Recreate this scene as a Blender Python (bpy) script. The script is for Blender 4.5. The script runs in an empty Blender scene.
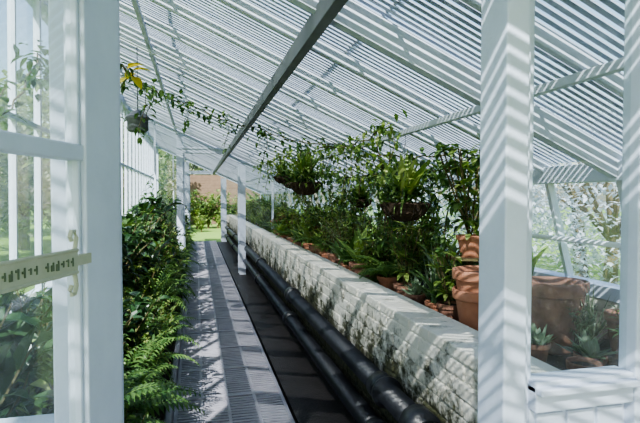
import bpy, math, random
import numpy as np
from mathutils import Vector, Matrix
random.seed(7); R=np.random.RandomState(7)
# ------------------------------------------------------------ materials
def nt(name):
    m=bpy.data.materials.new(name); m.use_nodes=True
    t=m.node_tree; t.nodes.clear()
    o=t.nodes.new('ShaderNodeOutputMaterial')
    return m,t,o
def N(t,k,**kw):
    n=t.nodes.new(k)
    for a,b in kw.items():
        if a in n.inputs: n.inputs[a].default_value=b
        else: setattr(n,a,b)
    return n
def ramp(t,fac,stops):
    r=t.nodes.new('ShaderNodeValToRGB')
    e=r.color_ramp.elements
    while len(e)<len(stops): e.new(.5)
    for i,(p,c) in enumerate(stops):
        e[i].position=p; e[i].color=(*c,1)
    t.links.new(fac,r.inputs[0]); return r.outputs[0]
def noise(t,scale,detail=4,rough=.6,vec=None):
    n=N(t,'ShaderNodeTexNoise',Scale=scale,Detail=detail,Roughness=rough)
    if vec is None:
        g=t.nodes.new('ShaderNodeNewGeometry'); vec=g.outputs['Position']
    t.links.new(vec,n.inputs['Vector']); return n.outputs['Fac']
def surf(name,stops,scale=8,rough=.7,bump=.2,bscale=60,detail=5,metal=0,bdist=.01,spec=.4):
    m,t,o=nt(name)
    p=N(t,'ShaderNodeBsdfPrincipled',Roughness=rough,Metallic=metal)
    p.inputs['Specular IOR Level'].default_value=spec
    c=ramp(t,noise(t,scale,detail),stops); t.links.new(c,p.inputs['Base Color'])
    b=N(t,'ShaderNodeBump',Strength=bump,Distance=bdist)
    t.links.new(noise(t,bscale,3),b.inputs['Height']); t.links.new(b.outputs[0],p.inputs['Normal'])
    t.links.new(p.outputs[0],o.inputs[0]); return m
def leafmat(name,stops,trans=.35,rough=.4,tint=(1.3,1.4,.75)):
    m,t,o=nt(name)
    g=t.nodes.new('ShaderNodeNewGeometry')
    c=ramp(t,g.outputs['Random Per Island'],stops)
    p=N(t,'ShaderNodeBsdfPrincipled',Roughness=rough); t.links.new(c,p.inputs['Base Color'])
    tr=t.nodes.new('ShaderNodeBsdfTranslucent')
    mx=N(t,'ShaderNodeMixRGB',blend_type='MULTIPLY'); mx.inputs[0].default_value=1
    mx.inputs[2].default_value=(*tint,1); t.links.new(c,mx.inputs[1]); t.links.new(mx.outputs[0],tr.inputs[0])
    s=N(t,'ShaderNodeMixShader'); s.inputs[0].default_value=trans
    t.links.new(p.outputs[0],s.inputs[1]); t.links.new(tr.outputs[0],s.inputs[2]); t.links.new(s.outputs[0],o.inputs[0])
    return m
def glassmat(name,tint=(.93,.97,.97),gl=.07,dirt=.05,dirtcol=(.72,.79,.85)):
    m,t,o=nt(name)
    tr=t.nodes.new('ShaderNodeBsdfTransparent'); tr.inputs[0].default_value=(*tint,1)
    g=N(t,'ShaderNodeBsdfGlossy',Roughness=.03)
    lw=N(t,'ShaderNodeLayerWeight'); lw.inputs['Blend'].default_value=.5
    pw=N(t,'ShaderNodeMath',operation='POWER'); pw.inputs[1].default_value=5; t.links.new(lw.outputs['Facing'],pw.inputs[0])
    ma=N(t,'ShaderNodeMath',operation='MULTIPLY_ADD'); ma.inputs[1].default_value=.7; ma.inputs[2].default_value=gl; t.links.new(pw.outputs[0],ma.inputs[0])
    s=t.nodes.new('ShaderNodeMixShader'); t.links.new(ma.outputs[0],s.inputs[0])
    t.links.new(tr.outputs[0],s.inputs[1]); t.links.new(g.outputs[0],s.inputs[2])
    d=t.nodes.new('ShaderNodeBsdfDiffuse'); d.inputs[0].default_value=(*dirtcol,1)
    dt=t.nodes.new('ShaderNodeBsdfTranslucent'); dt.inputs[0].default_value=(*dirtcol,1)
    ds=t.nodes.new('ShaderNodeMixShader'); ds.inputs[0].default_value=.5
    t.links.new(d.outputs[0],ds.inputs[1]); t.links.new(dt.outputs[0],ds.inputs[2])
    mm=N(t,'ShaderNodeMath',operation='MULTIPLY'); mm.inputs[1].default_value=dirt*2
    t.links.new(noise(t,6,5),mm.inputs[0])
    s2=t.nodes.new('ShaderNodeMixShader'); t.links.new(mm.outputs[0],s2.inputs[0])
    t.links.new(s.outputs[0],s2.inputs[1]); t.links.new(ds.outputs[0],s2.inputs[2])
    t.links.new(s2.outputs[0],o.inputs[0]); return m
WHITE=surf('white_paint',[(0,(.33,.38,.47)),(.38,(.54,.60,.71)),(1,(.70,.76,.87))],scale=7,rough=.55,bump=.12,bscale=40,detail=8)
ROOFW=surf('roof_paint',[(0,(.40,.44,.51)),(1,(.68,.73,.82))],scale=5,rough=.6,bump=.1)
LATHM=surf('lath_wood',[(0,(.22,.25,.31)),(1,(.45,.50,.59))],scale=4,rough=.7,bump=.1)
STEEL=surf('grey_steel',[(0,(.07,.08,.09)),(1,(.18,.19,.21))],scale=6,rough=.5,bump=.1)
BLACK=surf('black_iron',[(0,(.006,.007,.010)),(1,(.022,.024,.03))],scale=12,rough=.38,bump=.25,bscale=50,spec=.6)
CREAM=surf('cream_enamel',[(0,(.34,.36,.26)),(1,(.54,.55,.42))],scale=20,rough=.45,bump=.1)
LETTER=surf('green_lettering',[(0,(.10,.14,.09)),(1,(.16,.20,.12))],scale=20,rough=.6,bump=.1)
TERRA=surf('terracotta',[(0,(.20,.09,.055)),(.5,(.38,.165,.095)),(1,(.48,.27,.19))],scale=9,rough=.8,bump=.15)
TERRA2=surf('old_terracotta',[(0,(.05,.055,.03)),(.4,(.17,.09,.06)),(.62,(.28,.145,.10)),(1,(.42,.34,.28))],scale=11,rough=.85,bump=.25,detail=8)
SOIL=surf('soil',[(0,(.012,.009,.006)),(1,(.06,.042,.028))],scale=30,rough=.95,bump=1,bscale=45,bdist=.03)
FLOORM=surf('dark_floor',[(0,(.012,.011,.012)),(1,(.045,.04,.04))],scale=9,rough=.5,bump=.5,bscale=60)  # near-black ground tone under and beside the grating
STEM=surf('stem_bark',[(0,(.06,.05,.02)),(1,(.16,.13,.06))],scale=30,rough=.8)
WICKER=surf('basket_moss',[(0,(.02,.015,.01)),(1,(.09,.06,.04))],scale=40,rough=.95,bump=1,bdist=.02)
GRASSG=surf('lawn',[(0,(.12,.22,.04)),(1,(.24,.38,.08))],scale=6,rough=.9,bump=.6,bscale=60,bdist=.03)
def brickm():
    m,t,o=nt('whitewashed_brick')
    p=N(t,'ShaderNodeBsdfPrincipled',Roughness=.85)
    c1=ramp(t,noise(t,5,7),[(0,(.40,.37,.30)),(.4,(.68,.65,.56)),(1,(.86,.84,.78))])
    g=t.nodes.new('ShaderNodeNewGeometry'); sx=t.nodes.new('ShaderNodeSeparateXYZ'); t.links.new(g.outputs['Position'],sx.inputs[0])
    mr=N(t,'ShaderNodeMapRange'); mr.inputs[1].default_value=.90; mr.inputs[2].default_value=.25
    mr.inputs[3].default_value=-.07; mr.inputs[4].default_value=.26
    t.links.new(sx.outputs[2],mr.inputs[0])
    ad=N(t,'ShaderNodeMath',operation='ADD'); t.links.new(mr.outputs[0],ad.inputs[0]); t.links.new(noise(t,6,10,.76),ad.inputs[1])
    mk=ramp(t,ad.outputs[0],[(.50,(0,0,0)),(.56,(.45,.45,.45)),(.64,(1,1,1))])
    mx=N(t,'ShaderNodeMixRGB'); t.links.new(mk,mx.inputs[0]); t.links.new(c1,mx.inputs[1])
    c2=ramp(t,noise(t,30,3),[(.3,(.016,.020,.009)),(.7,(.085,.085,.04))]); t.links.new(c2,mx.inputs[2])
    t.links.new(mx.outputs[0],p.inputs['Base Color'])
    b=N(t,'ShaderNodeBump',Strength=.6,Distance=.02); t.links.new(noise(t,18,5),b.inputs['Height']); t.links.new(b.outputs[0],p.inputs['Normal'])
    t.links.new(p.outputs[0],o.inputs[0]); return m
BRICK=brickm()
REDB=surf('old_red_brick',[(0,(.10,.07,.05)),(1,(.22,.15,.10))],scale=5,rough=.9,bump=.4,detail=8)
PATHM=surf('path_grating_iron',[(0,(.17,.165,.18)),(.45,(.31,.30,.34)),(1,(.46,.44,.49))],scale=5,rough=.5,bump=.3,bscale=80,detail=8)
GLASS=glassmat('window_glass')
RGLASS=glassmat('roof_glass',dirt=.05,gl=.03)
LM=dict(
 mid=leafmat('leaf_mid_green',[(0,(.028,.070,.020)),(.6,(.085,.165,.045)),(1,(.22,.32,.10))]),
 dark=leafmat('leaf_dark_green',[(0,(.012,.034,.015)),(.7,(.034,.08,.03)),(1,(.07,.14,.05))],trans=.2,rough=.3),
 lime=leafmat('leaf_lime_green',[(0,(.10,.18,.05)),(.6,(.22,.32,.08)),(1,(.38,.44,.16))],trans=.4),
 fern=leafmat('fern_green',[(0,(.05,.125,.03)),(1,(.17,.28,.08))],trans=.4),
 grey=leafmat('leaf_grey_green',[(0,(.09,.14,.09)),(1,(.24,.32,.21))],trans=.3),
 yellow=leafmat('leaf_yellow',[(0,(.5,.40,.03)),(1,(.75,.62,.08))],trans=.4,tint=(1.2,1.1,.6)),
 red=leafmat('leaf_bronze',[(0,(.12,.05,.02)),(1,(.3,.13,.05))],trans=.3),
 out=leafmat('leaf_outdoor',[(0,(.12,.17,.08)),(.5,(.24,.31,.15)),(1,(.42,.48,.30))],trans=.4),
 pale=leafmat('leaf_pale',[(0,(.34,.40,.46)),(1,(.74,.79,.88))],trans=.45,tint=(1,1,1)),  # whitish-blue leaves for the trees beyond the right glazing
)
# ------------------------------------------------------------ mesh builder
class MB:
    def __init__(s): s.v=[];s.f=[];s.mi=[];s.n=0;s.mats=[]
    def m(s,mat):
        if mat not in s.mats: s.mats.append(mat)
        return s.mats.index(mat)
    def add(s,v,f,mat):
        v=np.asarray(v,float).reshape(-1,3); k=s.m(mat)
        s.v.append(v)
        if isinstance(f,np.ndarray): f=(f+s.n).tolist()
        else: f=[[i+s.n for i in q] for q in f]
        s.f+=f; s.mi+=[k]*len(f); s.n+=len(v)
    def box(s,x0,x1,y0,y1,z0,z1,mat,M=None):
        v=[(x,y,z) for x in(x0,x1) for y in(y0,y1) for z in(z0,z1)]
        if M is not None: v=[tuple(M@Vector(p)) for p in v]
        s.add(v,[(0,1,3,2),(4,6,7,5),(0,4,5,1),(2,3,7,6),(0,2,6,4),(1,5,7,3)],mat)
    def beam(s,a,b,w,h,mat,up=(0,0,1)):
        a=Vector(a);b=Vector(b);d=(b-a).normalized();side=d.cross(Vector(up)).normalized();u=side.cross(d)
        v=[]
        for p in(a,b):
            for i,j in((-1,-1),(1,-1),(1,1),(-1,1)): v.append(p+side*(i*w/2)+u*(j*h/2))
        s.add([tuple(p) for p in v],[(0,3,2,1),(4,5,6,7),(0,1,5,4),(1,2,6,5),(2,3,7,6),(3,0,4,7)],mat)
    def tube(s,pts,r,mat,n=6):
        pts=[Vector(p) for p in pts]; rr=r if hasattr(r,'__len__') else [r]*len(pts)
        V=[];F=[]
        ref=Vector((.31,.17,.94))
        for i,p in enumerate(pts):
            d=(pts[min(i+1,len(pts)-1)]-pts[max(i-1,0)]).normalized()
            if abs(d.dot(ref))>.95: q=Vector((1,0,0))
            else: q=ref
            a=d.cross(q).normalized();b=d.cross(a)
            for k in range(n):
                t=2*math.pi*k/n; V.append(tuple(p+(a*math.cos(t)+b*math.sin(t))*rr[i]))
        for i in range(len(pts)-1):
            for k in range(n):
                k2=(k+1)%n; F.append((i*n+k,i*n+k2,(i+1)*n+k2,(i+1)*n+k))
        F.append(tuple(range(n-1,-1,-1))); F.append(tuple((len(pts)-1)*n+k for k in range(n)))
        s.add(V,F,mat)
    def lathe(s,prof,c,mat,n=28):
        V=[];F=[]
        for r,z in prof:
            for k in range(n):
                t=2*math.pi*k/n; V.append((c[0]+r*math.cos(t),c[1]+r*math.sin(t),c[2]+z))
        for i in range(len(prof)-1):
            for k in range(n):
                k2=(k+1)%n;F.append((i*n+k,i*n+k2,(i+1)*n+k2,(i+1)*n+k))
        s.add(V,F,mat)
    def leaves(s,base,az,el,L,W,curl,mat,segs=4,prof='lance',roll=None,fold=.25):
        base=np.asarray(base,float).reshape(-1,3); n=len(base)
        f=lambda a:np.broadcast_to(np.asarray(a,float),(n,)).copy()
        az,el,L,W,curl=map(f,(az,el,L,W,curl)); roll=f(0 if roll is None else roll)
        t=np.linspace(0,1,segs+1)
        e=el[:,None]-curl[:,None]*t[None,:]
        st=L[:,None]/segs
        hx=np.concatenate([np.zeros((n,1)),np.cumsum(np.cos(e[:,:-1])*st,1)],1)
        hz=np.concatenate([np.zeros((n,1)),np.cumsum(np.sin(e[:,:-1])*st,1)],1)
        H=np.stack([np.cos(az),np.sin(az),np.zeros(n)],1); S=np.stack([-np.sin(az),np.cos(az),np.zeros(n)],1)
        Z=np.array([0,0,1.])
        P=base[:,None,:]+hx[:,:,None]*H[:,None,:]+hz[:,:,None]*Z
        nn=-np.sin(e)[:,:,None]*H[:,None,:]+np.cos(e)[:,:,None]*Z
        cr=np.cos(roll)[:,None,None];sr=np.sin(roll)[:,None,None]
        Sd=S[:,None,:]*cr+nn*sr; Nn=nn*cr-S[:,None,:]*sr
        w={'lance':np.clip(np.sin(np.pi*np.clip(t,0,1)**.8),0,1)*.9+.04,'ovate':np.clip(np.sin(np.pi*t**.62),0,1)**.8*.98+.02,
           'strap':np.clip(np.minimum(.55+t*1.5,(1-t)*2.6+.02),.02,1)}[prof]
        w=W[:,None]*.5*w[None,:]
        A=P-Sd*w[:,:,None]+Nn*(fold*w)[:,:,None]; B=P; C=P+Sd*w[:,:,None]+Nn*(fold*w)[:,:,None]
        V=np.stack([A,B,C],2).reshape(-1,3)
        q=[]
        for i in range(segs):
            a=i*3; q+=[(a,a+1,a+4,a+3),(a+1,a+2,a+5,a+4)]
        q=np.array(q); F=(q[None]+(np.arange(n)*(segs+1)*3)[:,None,None]).reshape(-1,4)
        s.add(V,F,mat)
    def mesh(s,name,smooth=False):
        me=bpy.data.meshes.new(name)
        me.from_pydata(np.concatenate(s.v).tolist(),[],s.f)
        for m in s.mats: me.materials.append(m)
        me.polygons.foreach_set('material_index',s.mi)
        if smooth: me.polygons.foreach_set('use_smooth',[True]*len(s.f))
        me.update(); return me
    def obj(s,name,smooth=False,loc=(0,0,0),bevel=0):
        o=bpy.data.objects.new(name,s.mesh(name,smooth)); o.location=loc
        bpy.context.collection.objects.link(o)
        if bevel:
            b=o.modifiers.new('b','BEVEL'); b.width=bevel; b.segments=2; b.limit_method='ANGLE'
        return o
def inst(name,me,loc,rot=0,sc=1):
    o=bpy.data.objects.new(name,me); o.location=loc; o.rotation_euler=(0,0,rot)
    o.scale=(sc,sc,sc) if not hasattr(sc,'__len__') else sc
    bpy.context.collection.objects.link(o); return o
# ------------------------------------------------------------ layout constants
EYE=1.55
XE,ZE=2.3,EYE+.22; P=math.radians(24); TP=math.tan(P)
XL=-1.3
def roofz(x): return ZE+(XE-x)*TP
Y0,Y1=-2.5,18.0; YP=1.0; YM=10.2
XS,ZS=2.5,.95
# ------------------------------------------------------------ ground / floors
b=MB(); b.box(-60,60,-40,90,-.22,-.16,GRASSG); b.obj('ground')
b=MB(); b.box(XL-.1,XS+.1,Y0,Y1,-.16,-.11,FLOORM); b.obj('floor')
b=MB(); b.box(XL,-.22,Y0,Y1,-.11,-.01,FLOORM); b.box(.68,1.1,Y0,Y1,-.11,-.03,FLOORM); b.obj('floor_kerb')
b=MB()
for x in(-.17,.615): b.box(x,x+.025,Y0,Y1,-.10,.010,PATHM)
for x in(.01,.205,.41): b.box(x,x+.022,Y0,Y1,-.05,.007,PATHM)
y=Y0;k=0
while y<Y1-.03:
    if k%14==0: b.box(-.145,.615,y,y+.040,-.03,.010,PATHM)
    else: b.box(-.145,.615,y,y+.027,-.02,.006+random.uniform(-.001,.001),PATHM)
    y+=.0455;k+=1
b.obj('path_grating')
def brickwall(name,x0,x1,y0,y1,z0,z1,mat,bl=.225,bh=.078,jit=.006,bv=.008,gap=.003):
    b=MB(); b.box(x0+.008,x1-.008,y0,y1,z0,z1-.008,mat)
    z=z0;row=0
    while z<z1-.02:
        y=y0-(bl/2 if row%2 else 0)
        while y<y1:
            a=max(y,y0)+gap;c=min(y+bl,y1)-gap
            if c-a>.03:
                dx=random.uniform(-jit,jit)
                b.box(x0+dx,x1+random.uniform(-jit,jit),a,c,z+gap,min(z+bh,z1)-gap+random.uniform(-.002,.002),mat)
            y+=bl
        z+=bh; row+=1
    return b.obj(name,bevel=bv)
brickwall('wall_bench_brick',1.1,1.33,1.11,Y1-.1,-.1,.90,BRICK,jit=.006)
brickwall('wall_right_base',XS-.06,XS+.16,Y0,Y1,-.1,ZS-.03,BRICK)
brickwall('wall_left_base',XL-.2,XL,Y0,Y1,-.1,.7,BRICK)
def bed(name,x0,x1,y0,y1,z):
    b=MB(); nx,ny=8,int((y1-y0)/.15)
    V=[];F=[]
    for i in range(nx+1):
        for j in range(ny+1):
            V.append((x0+(x1-x0)*i/nx,y0+(y1-y0)*j/ny,z+random.uniform(-.015,.02)))
    for i in range(nx):
        for j in range(ny):
            a=i*(ny+1)+j;F.append((a,a+ny+1,a+ny+2,a+1))
    b.add(V,F,SOIL); return b.obj(name,True)
bed('soil_bed',1.34,XS-.08,1.12,Y1-.1,.75)
bed('soil_bed',XL+.01,-.23,1.1,Y1-.1,.06)
b=MB(); b.box(-.22,-.175,YP+.1,Y1-.1,-.11,.09,PATHM); b.obj('border_edging',bevel=.01)
# ------------------------------------------------------------ roof
b=MB(); k=0
y=Y0
while y<=Y1+.01:
    big=(k%4==0)
    w,h=(.055,.13) if big else (.032,.07)
    b.beam((XE+.06,y,roofz(XE+.06)-h/2),(XL-.06,y,roofz(XL-.06)-h/2),w,h,ROOFW); y+=.6;k+=1
b.obj('roof_rafters',bevel=.004)
b=MB()
for px,w in((.57,.055),):
    b.box(px-w/2,px+w/2,Y0,Y1,roofz(px)-.20,roofz(px)-.10,STEEL)
for px in(1.5,-.4):
    b.box(px-.018,px+.018,Y0,Y1,roofz(px)-.115,roofz(px)-.075,ROOFW)
b.box(XE-.05,XE+.07,Y0,Y1,ZE-.13,ZE-.02,WHITE)
b.box(XL-.1,XL+.04,Y0,Y1,roofz(XL)-.16,roofz(XL)-.02,WHITE)
b.obj('roof_purlins',bevel=.004)
b=MB(); b.add([(XE+.1,Y0,roofz(XE+.1)+.004),(XE+.1,Y1,roofz(XE+.1)+.004),(XL-.1,Y1,roofz(XL-.1)+.004),(XL-.1,Y0,roofz(XL-.1)+.004)],[(0,1,2,3)],RGLASS)
b.obj('ceiling_glass')
b=MB()
y=Y0
while y<Y1:
    j=random.uniform(-.002,.002)
    b.beam((XE+.08,y+j,roofz(XE+.08)+.045),(XL-.08,y+j,roofz(XL-.08)+.045),.029,.007,LATHM); y+=.050
for px in(-1.,-.2,.9,1.7):
    b.box(px-.01,px+.01,Y0,Y1,roofz(px)+.052,roofz(px)+.06,LATHM)
b.obj('roof_lath_blind')
# ------------------------------------------------------------ side glazing
def sideglaze(name,top,bot):
    b=MB()
    (xt,zt),(xb,zb)=top,bot
    y=Y0;k=0
    while y<=Y1+.01:
        w=.05 if k%4==0 else .03
        b.add(
          [(xt-.025,y-w/2,zt),(xt+.025,y-w/2,zt),(xt+.025,y+w/2,zt),(xt-.025,y+w/2,zt),(xb-.025,y-w/2,zb),(xb+.025,y-w/2,zb),(xb+.025,y+w/2,zb),(xb-.025,y+w/2,zb)],
          [(0,1,2,3),(7,6,5,4),(0,4,5,1),(1,5,6,2),(2,6,7,3),(3,7,4,0)],WHITE)
        y+=.6;k+=1
    b.box(xb-.07,xb+.07,Y0,Y1,zb-.03,zb+.05,WHITE)
    if zt-zb>1.5:
        zm=zb+.55*(zt-zb); b.box(xt-.02,xt+.02,Y0,Y1,zm,zm+.04,WHITE)
    b.add([(xt,Y0,zt),(xt,Y1,zt),(xb,Y1,zb),(xb,Y0,zb)],[(0,1,2,3)],GLASS)
    b.obj(name)
sideglaze('window_1',(XE,ZE-.08),(XS,ZS))
sideglaze('window_2',(XL,roofz(XL)-.1),(XL-.02,.7))
b=MB(); b.tube([(2.2,1.1,EYE-.26),(2.2,Y1-.2,EYE-.26)],.016,WHITE,10)
y=1.5
while y<Y1: b.tube([(2.2,y,EYE-.26),(2.2,y,.74)],.010,WHITE,6); b.tube([(2.2,y,EYE-.26),(2.36,y,EYE-.2)],.008,WHITE,6); y+=1.8
b.obj('side_rail',True)
# ------------------------------------------------------------ partitions
def partition(y,name,right_sill=1.115):
    b=MB(); t=.09
    a,c=y,y+t; c2=a+.05
    b.box(-.26,-.15,a,c,-.1,roofz(-.2)-.13,WHITE)
    b.box(.676,.735,a-.01,c+.01,-.1,roofz(.735)-.13,WHITE); b.box(.735,.755,a+.012,c,-.1,roofz(.755)-.12,WHITE); b.box(.755,.778,a+.03,c-.015,-.1,roofz(.778)-.12,WHITE)
    b.box(-.15,.676,a,c,2.24,2.34,WHITE)
    b.box(.77,1.05,a,c2+.01,right_sill-.075,right_sill,WHITE)
    b.box(.77,1.05,a-.02,c2+.02,right_sill-.03,right_sill-.012,WHITE)
    b.box(1.05,1.12,a-.005,c2,-.1,roofz(1.12)-.11,WHITE)
    b.box(.77,1.05,a+.025,c2,-.1,right_sill-.07,WHITE)
    for i in range(3): b.box(.785+i*.087,.862+i*.087,a+.016,c2-.005,.05,right_sill-.085,WHITE)
    b.box(1.12,2.4,a+.02,c2,-.1,right_sill-.07,WHITE)
    b.box(-1.3,-.26,a+.03,c-.03,-.1,1.06,WHITE)
    b.box(-1.3,-.26,a+.01,c-.01,1.05,1.12,WHITE)
    b.box(1.12,2.35,a+.01,c2,right_sill-.075,right_sill,WHITE)
    b.box(1.7,1.75,a,c,-.1,roofz(1.75)-.11,WHITE)
    b.box(2.26,2.33,a,c,-.1,ZE-.1,WHITE)
    for x in(-.72,-1.28): b.box(x,x+.06,a,c,-.1,roofz(x)-.16,WHITE)
    b.box(-1.3,-.26,a+.01,c-.01,2.24,2.30,WHITE)
    g=(a+c2)/2
    def pane(x0,x1,z0): b.add([(x0,g,z0),(x1,g,z0),(x1,g,roofz(x1)-.06),(x0,g,roofz(x0)-.06)],[(0,1,2,3)],GLASS)
    pane(.77,1.05,right_sill);pane(1.12,1.7,right_sill);pane(1.75,2.26,right_sill)
    pane(-.66,-.25,1.1);pane(-1.22,-.72,1.1)
    pane(-.15,.676,2.34)
    b.beam((XE,g,roofz(XE)-.1),(XL,g,roofz(XL)-.1),.07,.08,WHITE)
    b.obj(name,bevel=.004)
partition(YP,'wall_front_partition')
def inner(y,name,xl,xr,head,w):
    b=MB(); a,c=y,y+.1
    b.box(xl-w,xl,a,c,-.1,roofz(xl)-.13,WHITE); b.box(xr,xr+w,a,c,-.1,roofz(xr+w)-.13,WHITE)
    b.box(xl,xr,a,c,head,head+.10,WHITE); b.box(xl-w-.02,xr+w+.02,a-.015,a,head+.08,head+.12,WHITE)
    b.box(xl,xl+.025,a+.03,a+.06,0,head,WHITE); b.box(xr-.025,xr,a+.03,a+.06,0,head,WHITE)
    for x in((xl-.55,xl+.45*(xr-xl),1.5,2.2)):
        z0=.05 if x<xl else (head+.08 if x<xr else .8)
        b.box(x,x+.04,a+.02,c-.02,z0,roofz(x+.04)-.1,WHITE)
    b.beam((XE,a+.05,roofz(XE)-.1),(XL,a+.05,roofz(XL)-.1),.07,.08,WHITE)
    b.add([(xl,a+.05,head+.08),(xr,a+.05,head+.08),(xr,a+.05,roofz(xr)-.1),(xl,a+.05,roofz(xl)-.1)],[(0,1,2,3)],GLASS)
    b.add([(XL,a+.05,.7),(xl-w,a+.05,.7),(xl-w,a+.05,roofz(xl-w)-.1),(XL,a+.05,roofz(XL)-.1)],[(0,1,2,3)],GLASS)
    b.add([(xr+w,a+.05,.9),(XE,a+.05,.9),(XE,a+.05,roofz(XE)-.1),(xr+w,a+.05,roofz(xr+w)-.1)],[(0,1,2,3)],GLASS)
    b.obj(name,bevel=.004)
inner(YM,'wall_middle_partition',-.26,.83,2.42,.13)
inner(Y1-.1,'wall_back',-.26,.84,2.35,.17)
b=MB(); b.box(1.02,XS,Y1-.1,Y1+.05,-.1,.92,BRICK); b.box(XL,-.44,Y1-.1,Y1+.05,-.1,.72,BRICK); b.obj('wall_back_base')
# left door leaf
b=MB(); W=.74; T=.036; SW=.112
b.box(-.0,W,-T/2,T/2,.02,.2,WHITE)
b.box(0,SW,-T/2,T/2,.2,2.2,WHITE); b.box(W-.09,W,-T/2,T/2,.2,2.2,WHITE)
b.box(SW,SW+.009,-T/2+.008,T/2-.008,.2,2.2,WHITE)
b.box(.05,W-.06,-T/2,T/2,2.12,2.2,WHITE)
b.box(.05,W-.06,-T/2+.001,T/2-.001,1.05,1.13,WHITE)
b.box(.05,W-.06,-T/2+.004,T/2-.004,1.608,1.634,WHITE)
b.box(.05,W-.06,-.006,.006,.2,1.07,WHITE)
for i in range(6): b.box(.122+i*.09,.205+i*.09,-.012,.012,.21,1.04,WHITE)
b.add([(.05,0,1.1),(W-.07,0,1.1),(W-.07,0,2.15),(.05,0,2.15)],[(0,1,2,3)],GLASS)
door=b.obj('door_1',bevel=.003)
ang=math.radians(-90-18.7)
door.location=(-.154,YP-.02,0); door.rotation_euler=(0,0,ang)
b=MB()
yy=T/2+.004; zb=1.452
b.box(.150,.50,yy-.003,yy+.003,zb-.016,zb+.016,CREAM)
for zz in(-.017,.017): b.tube([(.150,yy+.002,zb+zz),(.50,yy+.002,zb+zz)],.003,CREAM,8)
for i in range(26):
    x=.163+i*.012
    if i%7==6: continue
    hh=random.uniform(.004,.007)
    b.box(x,x+.002,yy+.003,yy+.0045,zb-hh,zb+hh,LETTER); b.box(x,x+.006,yy+.003,yy+.0045,zb+random.choice([-hh,0,hh])-.001,zb+hh*.2+.001,LETTER)
b.tube([(.160,yy,zb+.01),(.152,yy,zb+.022),(.149,yy,zb+.036),(.154,yy,zb+.046),(.162,yy,zb+.046),(.166,yy,zb+.038),(.162,yy,zb+.032)],.0035,CREAM,8)
b.tube([(.160,yy,zb-.01),(.153,yy,zb-.024),(.150,yy,zb-.038),(.155,yy,zb-.050),(.163,yy,zb-.050),(.167,yy,zb-.042),(.163,yy,zb-.036)],.0035,CREAM,8)
b.box(.108,.155,T/2-.004,yy+.001,zb-.008,zb+.008,CREAM)
h=b.obj('door_sign_plate',bevel=0); h.location=door.location; h.rotation_euler=door.rotation_euler
# ------------------------------------------------------------ heating pipes
def pipe(name,x,z,r,ystart):
    b=MB()
    b.tube([(x,Y1-.6,z),(x,ystart,z)],r,BLACK,24)
    y=ystart+.55
    while y<Y1-1:
        b.tube([(x,y-.06,z),(x,y+.06,z)],r*1.22,BLACK,24); b.tube([(x,y-.075,z),(x,y-.05,z)],r*1.36,BLACK,24); y+=2.7
    y=ystart+1.5
    while y<Y1-1: b.box(x+.02,1.08,y-.02,y+.02,z-r-.02,z-r,BLACK); y+=2.7
    return b
b=pipe('p',.985,.50,.062,2.0)
for (x,z) in((.965,.24),):
    q=pipe('p',x,z,.062,2.0); 
    b.add(np.concatenate(q.v),q.f,BLACK)
pts=[]
for i in range(13):
    a=math.pi*i/12; pts.append((.985-.02*i/12,2.0-.13*math.sin(a),.37+.13*math.cos(a)))
b.tube(pts,.064,BLACK,20)
b.tube([(.985,2.02,.50),(.985,2.13,.50)],.083,BLACK,24); b.tube([(.965,2.02,.24),(.965,2.13,.24)],.083,BLACK,24)
b.obj('heating_pipes',True)
# ------------------------------------------------------------ plants
def shrub(nst=26,nl=26,H=1.0,sp=.45,L=.09,Wd=.035,mat='mid',prof='lance',arch=.9,segs=3,mat2=None,frac2=.0):
    b=MB()
    for s in range(nst):
        az=R.uniform(0,2*math.pi); h=H*R.uniform(.45,1.); rad=sp*R.uniform(.2,1)
        p=[];m=7
        for i in range(m+1):
            t=i/m; r=rad*t**1.4; p.append((r*math.cos(az+.4*t)+R.normal(0,.01),r*math.sin(az+.4*t)+R.normal(0,.01),h*(t-.25*arch*t*t*t)))
        b.tube(p,[.006*(1-.7*i/m)+.001 for i in range(m+1)],STEM,4)
        p=np.array(p); tt=R.uniform(.18,1,nl)*m; i0=np.minimum(tt.astype(int),m-1); fr=(tt-i0)[:,None]
        base=p[i0]*(1-fr)+p[i0+1]*fr
        k=R.uniform(.6,1.25,nl)
        mm=LM[mat2] if (mat2 and R.rand()<frac2) else LM[mat]
        b.leaves(base,R.uniform(0,2*math.pi,nl),R.uniform(-.3,.9,nl),L*k,Wd*k,R.uniform(.3,1.2,nl),mm,segs,prof,R.uniform(-.5,.5,nl))
    return b
def fern(nf=16,L=.6,mat='fern',pin=.11,np_=22,b=None,o=(0,0,0),e0=(.7,1.3),cur=(1.3,2.1)):
    b=b or MB()
    for s in range(nf):
        az=R.uniform(0,2*math.pi) if nf<3 else 2*math.pi*s/nf+R.normal(0,.2); el=R.uniform(*e0); cu=R.uniform(*cur); l=L*R.uniform(.7,1.1)
        p=[np.array(o,float)]; n=np_
        for i in range(n):
            e=el-cu*(i/n); p.append(p[-1]+np.array([math.cos(e)*math.cos(az),math.cos(e)*math.sin(az),math.sin(e)])*l/n)
        b.tube([tuple(q) for q in p[::3]],.003,LM[mat],4)
        q=np.array(p[3:]); t=np.linspace(.12,1,len(q)); w=pin*np.clip(np.sin(np.pi*t**.7),0,1)**.7+.01
        for sd in(-1,1):
            b.leaves(q,az+sd*1.25,np.linspace(el-cu*.1,el-cu,len(q))*.3,w,w*.26+.004,.5,LM[mat],2,'lance')
    return b
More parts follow.
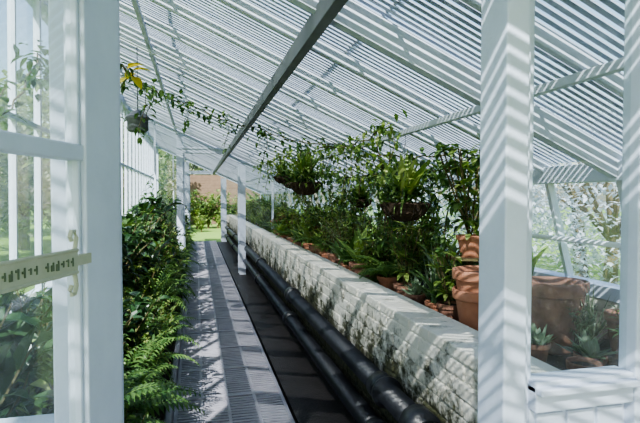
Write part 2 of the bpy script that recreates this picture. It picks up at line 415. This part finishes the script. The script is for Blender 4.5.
def rosette(n=24,L=.4,W=.035,mat='mid',b=None,o=(0,0,0),el=(.6,1.4),curl=(.5,1.6),prof='strap',segs=6):
    b=b or MB()
    base=np.array(o)+R.normal(0,.015,(n,3))*np.array([1,1,0])
    k=R.uniform(.6,1.1,n)
    b.leaves(base,R.uniform(0,2*math.pi,n),R.uniform(*el,n),L*k,W*R.uniform(.8,1.2,n),R.uniform(*curl,n),LM[mat],segs,prof,R.uniform(-.3,.3,n))
    return b
def pot(b,c,r,h,mat=TERRA,rim=True):
    c=tuple(c)
    pr=[(0,0),(r*.68,0),(r*.70,.01),(r*.93,h*.78),(r*.93,h*.8),(r*1.04,h*.8),(r*1.06,h*.82),(r*1.07,h*.98),(r*1.04,h),(r*.96,h),(r*.93,h*.97),(r*.90,h*.88)]
    b.lathe(pr,c,mat); b.lathe([(r*.91,h*.885),(r*.5,h*.90),(0.001,h*.89)],c,SOIL)
S_mid=shrub(30,26,1.0,.42,.10,.04).mesh('shrub_a')
S_dark=shrub(26,22,1.0,.42,.15,.06,'dark','ovate').mesh('shrub_b')
S_lime=shrub(24,24,.9,.40,.085,.04,'lime','ovate').mesh('shrub_c')
S_fine=shrub(46,34,.8,.40,.055,.014,'mid',mat2='grey',frac2=.3).mesh('shrub_d')
S_grey=shrub(30,26,.8,.38,.07,.022,'grey').mesh('shrub_e')
S_red=shrub(20,22,.7,.32,.10,.035,'mid',mat2='red',frac2=.4).mesh('shrub_f')
S_tall=shrub(12,20,1.15,.26,.14,.05,'mid','lance',arch=.5,mat2='lime',frac2=.4).mesh('shrub_g')
F_a=fern(22,.62).mesh('fern_a'); F_b=fern(18,.8,pin=.15,np_=26,e0=(.9,1.4),cur=(1.2,1.9)).mesh('fern_b')
Rs=rosette(34,.6,.04,'mid').mesh('strap_a'); Rb=rosette(20,.5,.09,'dark',el=(.8,1.45),curl=(.2,.9),prof='lance').mesh('strap_b')
Rspk=rosette(44,.5,.022,'grey',el=(.3,1.5),curl=(-.1,.3),prof='lance').mesh('spiky_a')
Rorc=rosette(30,.6,.035,'lime',el=(.9,1.5),curl=(.2,1.2)).mesh('orchid_a')
kinds=[('leafy_shrub',S_mid),('camellia_shrub',S_dark),('lime_leaf_shrub',S_lime),('fine_leaf_shrub',S_fine),('silver_leaf_shrub',S_grey),('bronze_leaf_shrub',S_red),('fern',F_a),('strap_leaf_lily',Rs),('broad_leaf_plant',Rb)]
y=1.5
while y<Y1-.6:
    for x,hs in((-.90,1.35),(-.62,1.05)):
        n,me=random.choice([kinds[0],kinds[0],kinds[1],kinds[3],kinds[2],kinds[2],kinds[7],('tall_leafy_plant',S_tall)]); yy=y+random.uniform(-.15,.15)
        if abs(yy-YM)<.2: yy+=.3
        s=hs*random.uniform(.85,1.2)*(1.3 if y>5 else 1)
        inst(n,me,(x+random.uniform(-.05,.05),yy,.06),random.uniform(0,6.28),(s*.68,s*.8,s))
    s=random.uniform(.7,1.0)
    inst('fern',F_b if random.random()<.5 else F_a,(-.50+random.uniform(-.05,.03),y+random.uniform(-.1,.1),.06),random.uniform(0,6.28),(s*.75,s*.9,s*random.uniform(1.2,2.0)))
    if random.random()<.75:
        n,me=random.choice([kinds[6],kinds[0],kinds[3],kinds[2]]); s=random.uniform(.5,.7)
        inst(n,me,(-.36,y+.2,.06),random.uniform(0,6.28),(s*.8,s,s*(1.3)))
    y+=.42
inst('fern',F_a,(-.42,1.75,.35),1,(.7,.7,.9)); inst('fern',F_a,(-.5,2.2,.5),2,.8); inst('fern',F_b,(-.45,1.45,.2),2.5,(.6,.7,.8))
for (x,y,s) in((-.75,1.5,1.7),(-.5,1.75,1.15),(-1.0,1.9,1.7),(-.8,2.4,1.6)): inst('camellia_shrub',S_dark,(x,y,.06),y*3,(s*.6,s*.6,s*.95))
y=1.7
while y<Y1-.4:
    for x in(1.60,1.84,2.06):
        if y<2.7 and x<1.8: continue
        n,me=random.choice([kinds[0],kinds[0],kinds[3],kinds[4],kinds[5],kinds[7],kinds[8],kinds[6],kinds[2],kinds[2],('spiky_aloe',Rspk),('orchid_plant',Rorc),('orchid_plant',Rorc),('orchid_plant',Rorc),('tall_leafy_plant',S_tall),('tall_leafy_plant',S_tall)]); s=random.uniform(.55,.95)*(1.0 if y<4 else 1.15)
        if y<2.8: s*=.6
        yy=y+random.uniform(-.12,.12)
        if abs(yy-YM)<.15: yy+=.25
        inst(n,me,(x+random.uniform(-.04,.04),yy,.76),random.uniform(0,6.28),(s*.7,s*.9,min(s*1.2,1.0)))
    y+=.28 if y<8 else .5
def potted(name,x,y,z,r,h,kind,s,mat=TERRA2):
    b=MB(); pot(b,(x,y,z),r,h,mat); zz=z+h*.88
    if kind=='fern': fern(11,.38*s,b=b,o=(x,y,zz),pin=.07)
    elif kind=='strap': rosette(20,.36*s,.03,'mid',b,(x,y,zz))
    elif kind=='broad': rosette(12,.34*s,.08,'lime',b,(x,y,zz),(.8,1.4),(.1,.8),'lance')
    elif kind=='succ': rosette(30,.14*s,.03,'grey',b,(x,y,zz),(.2,1.4),(-.3,.4),'lance',4)
    elif kind=='leafy':
        for k in range(9):
            az=R.uniform(0,6.28); rr=R.uniform(.04,.16)*s; pts=[(x+rr*t*math.cos(az),y+rr*t*math.sin(az),zz+.34*s*t) for t in np.linspace(0,1,5)]
            b.tube(pts,.003,STEM,4); q=np.array(pts)[R.randint(1,5,11)]
            b.leaves(q,R.uniform(0,6.28,11),R.uniform(-.4,.8,11),.09*s,.035*s,.7,LM['mid' if k%2 else 'lime'],3,'ovate')
    b.obj(name)
y=2.85; kk=0
names={'strap':'potted_orchid','succ':'potted_succulent','leafy':'potted_leafy_plant','fern':'potted_fern','broad':'potted_hosta'}
while y<9.8:
    k=['strap','succ','leafy','fern','leafy','broad','strap'][kk%7]; r=random.uniform(.06,.095)
    potted(names[k],1.36+r*1.1+random.uniform(0,.03),y,.77,r,r*1.85,k,random.uniform(.8,1.3),TERRA if kk%3==0 else TERRA2)
    y+=random.uniform(.24,.36); kk+=1
potted('potted_hosta',1.72,3.25,.77,.10,.19,'broad',1.1)
potted('potted_hosta',1.95,2.7,.77,.10,.2,'broad',1.3)
potted('potted_succulent',1.58,1.72,.77,.06,.13,'succ',.8)
potted('potted_orchid',1.92,1.78,.77,.06,.12,'strap',.5)
potted('potted_leafy_plant',1.73,1.66,.77,.055,.14,'leafy',.6)
potted('potted_succulent',1.50,1.95,.77,.055,.12,'succ',.7)
potted('potted_leafy_plant',1.48,2.72,.77,.07,.14,'leafy',.9)
for nm,c,r,h,m in(('terracotta_pot',(1.50,2.42,.78),.140,.27,TERRA),('terracotta_pot',(1.51,2.43,.885),.145,.27,TERRA),
                  ('terracotta_pot',(1.78,2.20,.76),.140,.36,TERRA2),('terracotta_pot',(1.46,1.62,.76),.06,.15,TERRA2),
                  ('terracotta_pot',(2.1,2.5,.76),.13,.30,TERRA2),('terracotta_pot',(2.12,2.08,.76),.09,.2,TERRA2)):
    b=MB(); pot(b,c,r,h,m); b.obj(nm,True)
b=MB(); pot(b,(1.75,2.95,1.15),.085,.15,TERRA)
for s in range(8):
    az=R.uniform(0,6.28); rr=R.uniform(.08,.22); pts=[(1.75+rr*t*math.cos(az),2.95+rr*t*math.sin(az),1.28+.58*t) for t in np.linspace(0,1,6)]
    b.tube(pts,.005,STEM,5); q=np.array(pts)[R.randint(1,6,14)]
    b.leaves(q,R.uniform(0,6.28,14),R.uniform(-.4,.8,14),.11,.045,.7,LM['mid' if s%2 else 'lime'],4,'ovate')
b.tube([(1.75,2.95,.76),(1.75,2.95,1.16)],.025,STEM,8); b.lathe([(.001,0),(.12,0),(.12,.015),(.001,.015)],(1.75,2.95,1.14),STEM)
b.obj('potted_citrus')
def basket(x,y,z,r):
    b=MB()
    pr=[(.001,-r*.75),(r*.45,-r*.68),(r*.8,-r*.4),(r*.97,-r*.1),(r*1.03,0),(r*.95,.012),(r*.9,-.01),(.001,.0)]
    b.lathe(pr,(x,y,z),WICKER,24)
    for k in range(16):
        a=k*math.pi/8; b.tube([(x+q*1.02*math.cos(a),y+q*1.02*math.sin(a),z+w) for q,w in pr[1:5]],.005,WICKER,5)
    top=roofz(x)-.1; zt=min(z+.45,top-.03)
    for k in range(3):
        a=k*2.09; b.tube([(x+r*math.cos(a),y+r*math.sin(a),z),(x,y,zt)],.0025,STEEL,4)
    b.tube([(x,y,zt),(x,y,top+.03)],.003,STEEL,4)
    n=int(150*(r/.18)**2)
    pos=np.stack([x+R.normal(0,r*.5,n),y+R.normal(0,r*.5,n),z+R.uniform(0,.12,n)],1)
    b.leaves(pos,R.uniform(0,6.28,n),R.uniform(-.5,1.2,n),.09,.035,.8,LM['mid'],3)
    q=r/.18
    for k in range(14):
        a=R.uniform(0,6.28); rr=r*R.uniform(.2,.9); l=R.uniform(.04,.16)*q; b.tube([(x+rr*math.cos(a),y+rr*math.sin(a),z-r*.4),(x+rr*1.05*math.cos(a),y+rr*1.05*math.sin(a),z-r*.5-l)],.003,WICKER,4)
    rosette(26,.42*q,.06*q,'lime',b,(x,y,z),(.9,1.5),(.1,.7),'lance'); rosette(20,.30*q,.04*q,'mid',b,(x,y,z),(.5,1.4),(.3,1.2),'lance'); rosette(24,.36*q,.018,'mid',b,(x,y,z),(.2,1.2),(1,2.4))
    n=50; pos=np.stack([x+R.normal(0,r*.8,n),y+R.normal(0,r*.8,n),z+R.uniform(.05,.34*q,n)],1)
    b.leaves(pos,R.uniform(0,6.28,n),R.uniform(-.5,1.2,n),.10*q,.045*q,.8,LM['lime'],3,'ovate')
    b.obj('hanging_basket')
basket(1.5,3.44,1.50,.18); basket(1.3,6.0,1.72,.20); basket(1.6,8.6,1.80,.14); basket(1.75,5.2,1.52,.12); basket(1.25,7.4,1.85,.13)
def climber(name,pts,n,mat,L=.09,sag=.0,drops=0,dl=(.15,.45)):
    b=MB(); pts=[np.array(p,float) for p in pts]; path=[]
    for a,c in zip(pts[:-1],pts[1:]):
        for t in np.linspace(0,1,14,endpoint=False): path.append(a*(1-t)+c*t-np.array([0,0,sag*4*t*(1-t)])+R.normal(0,.012,3))
    path.append(pts[-1]); b.tube([tuple(p) for p in path],.006,STEM,5)
    path=np.array(path)
    q=path[R.randint(0,len(path),n)]+R.normal(0,.045,(n,3))
    b.leaves(q,R.uniform(0,6.28,n),R.uniform(-1.2,.6,n),L*R.uniform(.6,1.2,n),L*.45*R.uniform(.8,1.2,n),.6,LM[mat],3,'ovate')
    for d in range(drops):
        p=path[R.randint(0,len(path))]; l=R.uniform(*dl); st=[tuple(p+np.array([.03*math.sin(5*t),.03*math.cos(4*t),-l*t])) for t in np.linspace(0,1,6)]
        b.tube(st,.003,STEM,4); k=16; q=np.array(st)[R.randint(0,6,k)]+R.normal(0,.02,(k,3))
        b.leaves(q,R.uniform(0,6.28,k),R.uniform(-1.2,.3,k),L*.9,L*.4,.5,LM[mat],3,'ovate')
    b.obj(name)
climber('climbing_vine',[(-.50,3.9,2.5),(-.1,5.5,2.55),(.75,6.0,2.38),(1.35,4.6,2.05),(1.75,3.2,1.85)],260,'mid',.09,.06,10)
climber('climbing_vine',[(1.8,2.9,1.83),(1.85,4.5,1.8),(1.7,7,1.9),(1.5,9.9,2.0)],640,'mid',.10,.06,34,(.2,.6))
climber('climbing_vine',[(1.35,3.3,2.06),(1.3,5,2.08),(1.1,7,2.14),(1.1,9.8,2.15)],320,'lime',.075,.05,18,(.15,.5))
climber('climbing_vine',[(1.75,2.95,1.3),(1.8,2.9,1.85)],60,'lime',.08,0,2)
climber('climbing_vine',[(1.55,3.9,.95),(1.5,3.8,1.5),(1.45,3.9,2.05)],110,'mid',.09,0,3)
climber('climbing_vine',[(1.5,6.6,.95),(1.4,6.5,1.5),(1.2,6.6,2.15)],110,'lime',.09,0,3)
climber('climbing_vine',[(-1.1,2.5,1.6),(-1.1,4,2.6),(-1.1,8,2.7)],160,'mid',.11,.1,10)
b=MB(); b.leaves(np.array([[-.47,3.9,2.47],[-.46,3.92,2.44],[-.48,3.85,2.48],[-.45,3.9,2.46],[-.47,3.88,2.43]]),[.3,1.2,-.6,2,4],[.4,-.2,.3,.1,-.5],.16,.08,.7,LM['yellow'],4,'ovate')
b.tube([(-.5,3.95,2.52),(-.47,3.9,2.45)],.004,STEM,4); b.obj('yellow_leaf_spray')
b=MB(); c=(-.56,5.2,2.29); b.lathe([(.001,.12),(.05,.10),(.11,.05),(.12,.03),(.10,.02),(.10,-.08),(.08,-.10),(.001,-.10)],c,STEEL,16)
b.tube([(c[0],c[1],c[2]+.1),(c[0],c[1],roofz(c[0])-.02)],.005,STEEL,6); b.obj('hanging_lantern',True)
# ------------------------------------------------------------ outside
def tree(name,loc,H,Rr,n,mat,L=.35):
    b=MB(); b.tube([(0,0,0),(.1,0,H*.4),(0,.1,H*.75)],[.16,.11,.05],STEM,8)
    for k in range(9):
        a=k*.7; b.tube([(.05,0,H*.35),(Rr*.6*math.cos(a),Rr*.6*math.sin(a),H*(.55+.04*k))],[.06,.02],STEM,5)
    u=R.normal(0,1,(n,3)); u/=np.linalg.norm(u,axis=1)[:,None]; rr=R.uniform(.45,1,n)[:,None]**.6
    q=u*rr*np.array([Rr,Rr,H*.42])+np.array([0,0,H*.52]); q+=R.normal(0,.1,(n,3)); q[:,2]=np.maximum(q[:,2],.1)
    b.leaves(q,R.uniform(0,6.28,n),R.uniform(-.8,.8,n),L*R.uniform(.6,1.2,n),L*.5,.5,LM[mat],2,'ovate')
    return b.mesh(name)
T1=tree('tree_a',0,5,2.0,2600,'out'); T2=tree('tree_b',0,4,1.8,3200,'pale',.18)
for x,y,s in((-6,4,1),(-7,9,1.2),(-5.5,13,1),(-8,1,1.2),(-5.5,18,1.2),(-3.6,23,1.1),(-3.5,30,1.3),(-9,24,1.4),(-1,37,1.5),(2.5,38,1.6)): inst('garden_tree',T1,(x,y,-.16),x,s)
for x,y,s in((5.6,3.5,.7),(6,6.2,.75),(5.8,9.5,.8),(8,13,1.1),(9,5,1.0),(5.4,.8,.7),(6.5,19,1),(8,9,1)): inst('pale_tree',T2,(x,y,-.16),y,s)
brickwall('garden_wall',0,0.3,-5,1.0,0,3.1,REDB,.5,.16,gap=.006,bv=.01).rotation_euler=(0,0,math.pi/2)
bpy.data.objects['garden_wall'].location=(0,32,-.16)
for i,x in enumerate((-2.4,-1.5,-.6,.0,.6,1.1,1.7,2.4,3.4)): inst('garden_shrub',S_lime if i%2 else S_mid,(x,27.6+.2*x,-.16),x,(2.4,2.4,2.4+.3*(i%3)))
for i,x in enumerate((-1.0,.2,1.2,2.1)): inst('garden_shrub',S_lime,(x,25+.2*x,-.16),x,1.3)
# ------------------------------------------------------------ light
w=bpy.data.worlds.new('World'); bpy.context.scene.world=w; w.use_nodes=True
t=w.node_tree; bg=t.nodes['Background']; sk=t.nodes.new('ShaderNodeTexSky'); sk.sky_type='NISHITA'; sk.sun_disc=False
sk.sun_elevation=math.radians(45); sk.sun_rotation=math.radians(210); sk.air_density=1.3; sk.dust_density=1.8
t.links.new(sk.outputs[0],bg.inputs[0]); bg.inputs[1].default_value=.38
sd=bpy.data.lights.new('Sun','SUN'); sd.energy=13.5; sd.angle=math.radians(.55); sd.color=(1,.985,.97)
so=bpy.data.objects.new('sun',sd); bpy.context.collection.objects.link(so)
d=Vector((.5,.85,-1.0)); so.rotation_euler=d.to_track_quat('-Z','Y').to_euler(); so.location=(0,0,10)
try:
    bpy.context.scene.view_settings.look='AgX - Medium High Contrast'
except Exception as e: print(e)
# ------------------------------------------------------------ camera
cd=bpy.data.cameras.new('Camera'); cd.lens=28; cd.sensor_width=36; cd.clip_start=.02
co=bpy.data.objects.new('Camera',cd); bpy.context.collection.objects.link(co)
co.location=(0,0,EYE); co.rotation_euler=(math.radians(90-1.65),0,math.radians(-13.87))
bpy.context.scene.camera=co
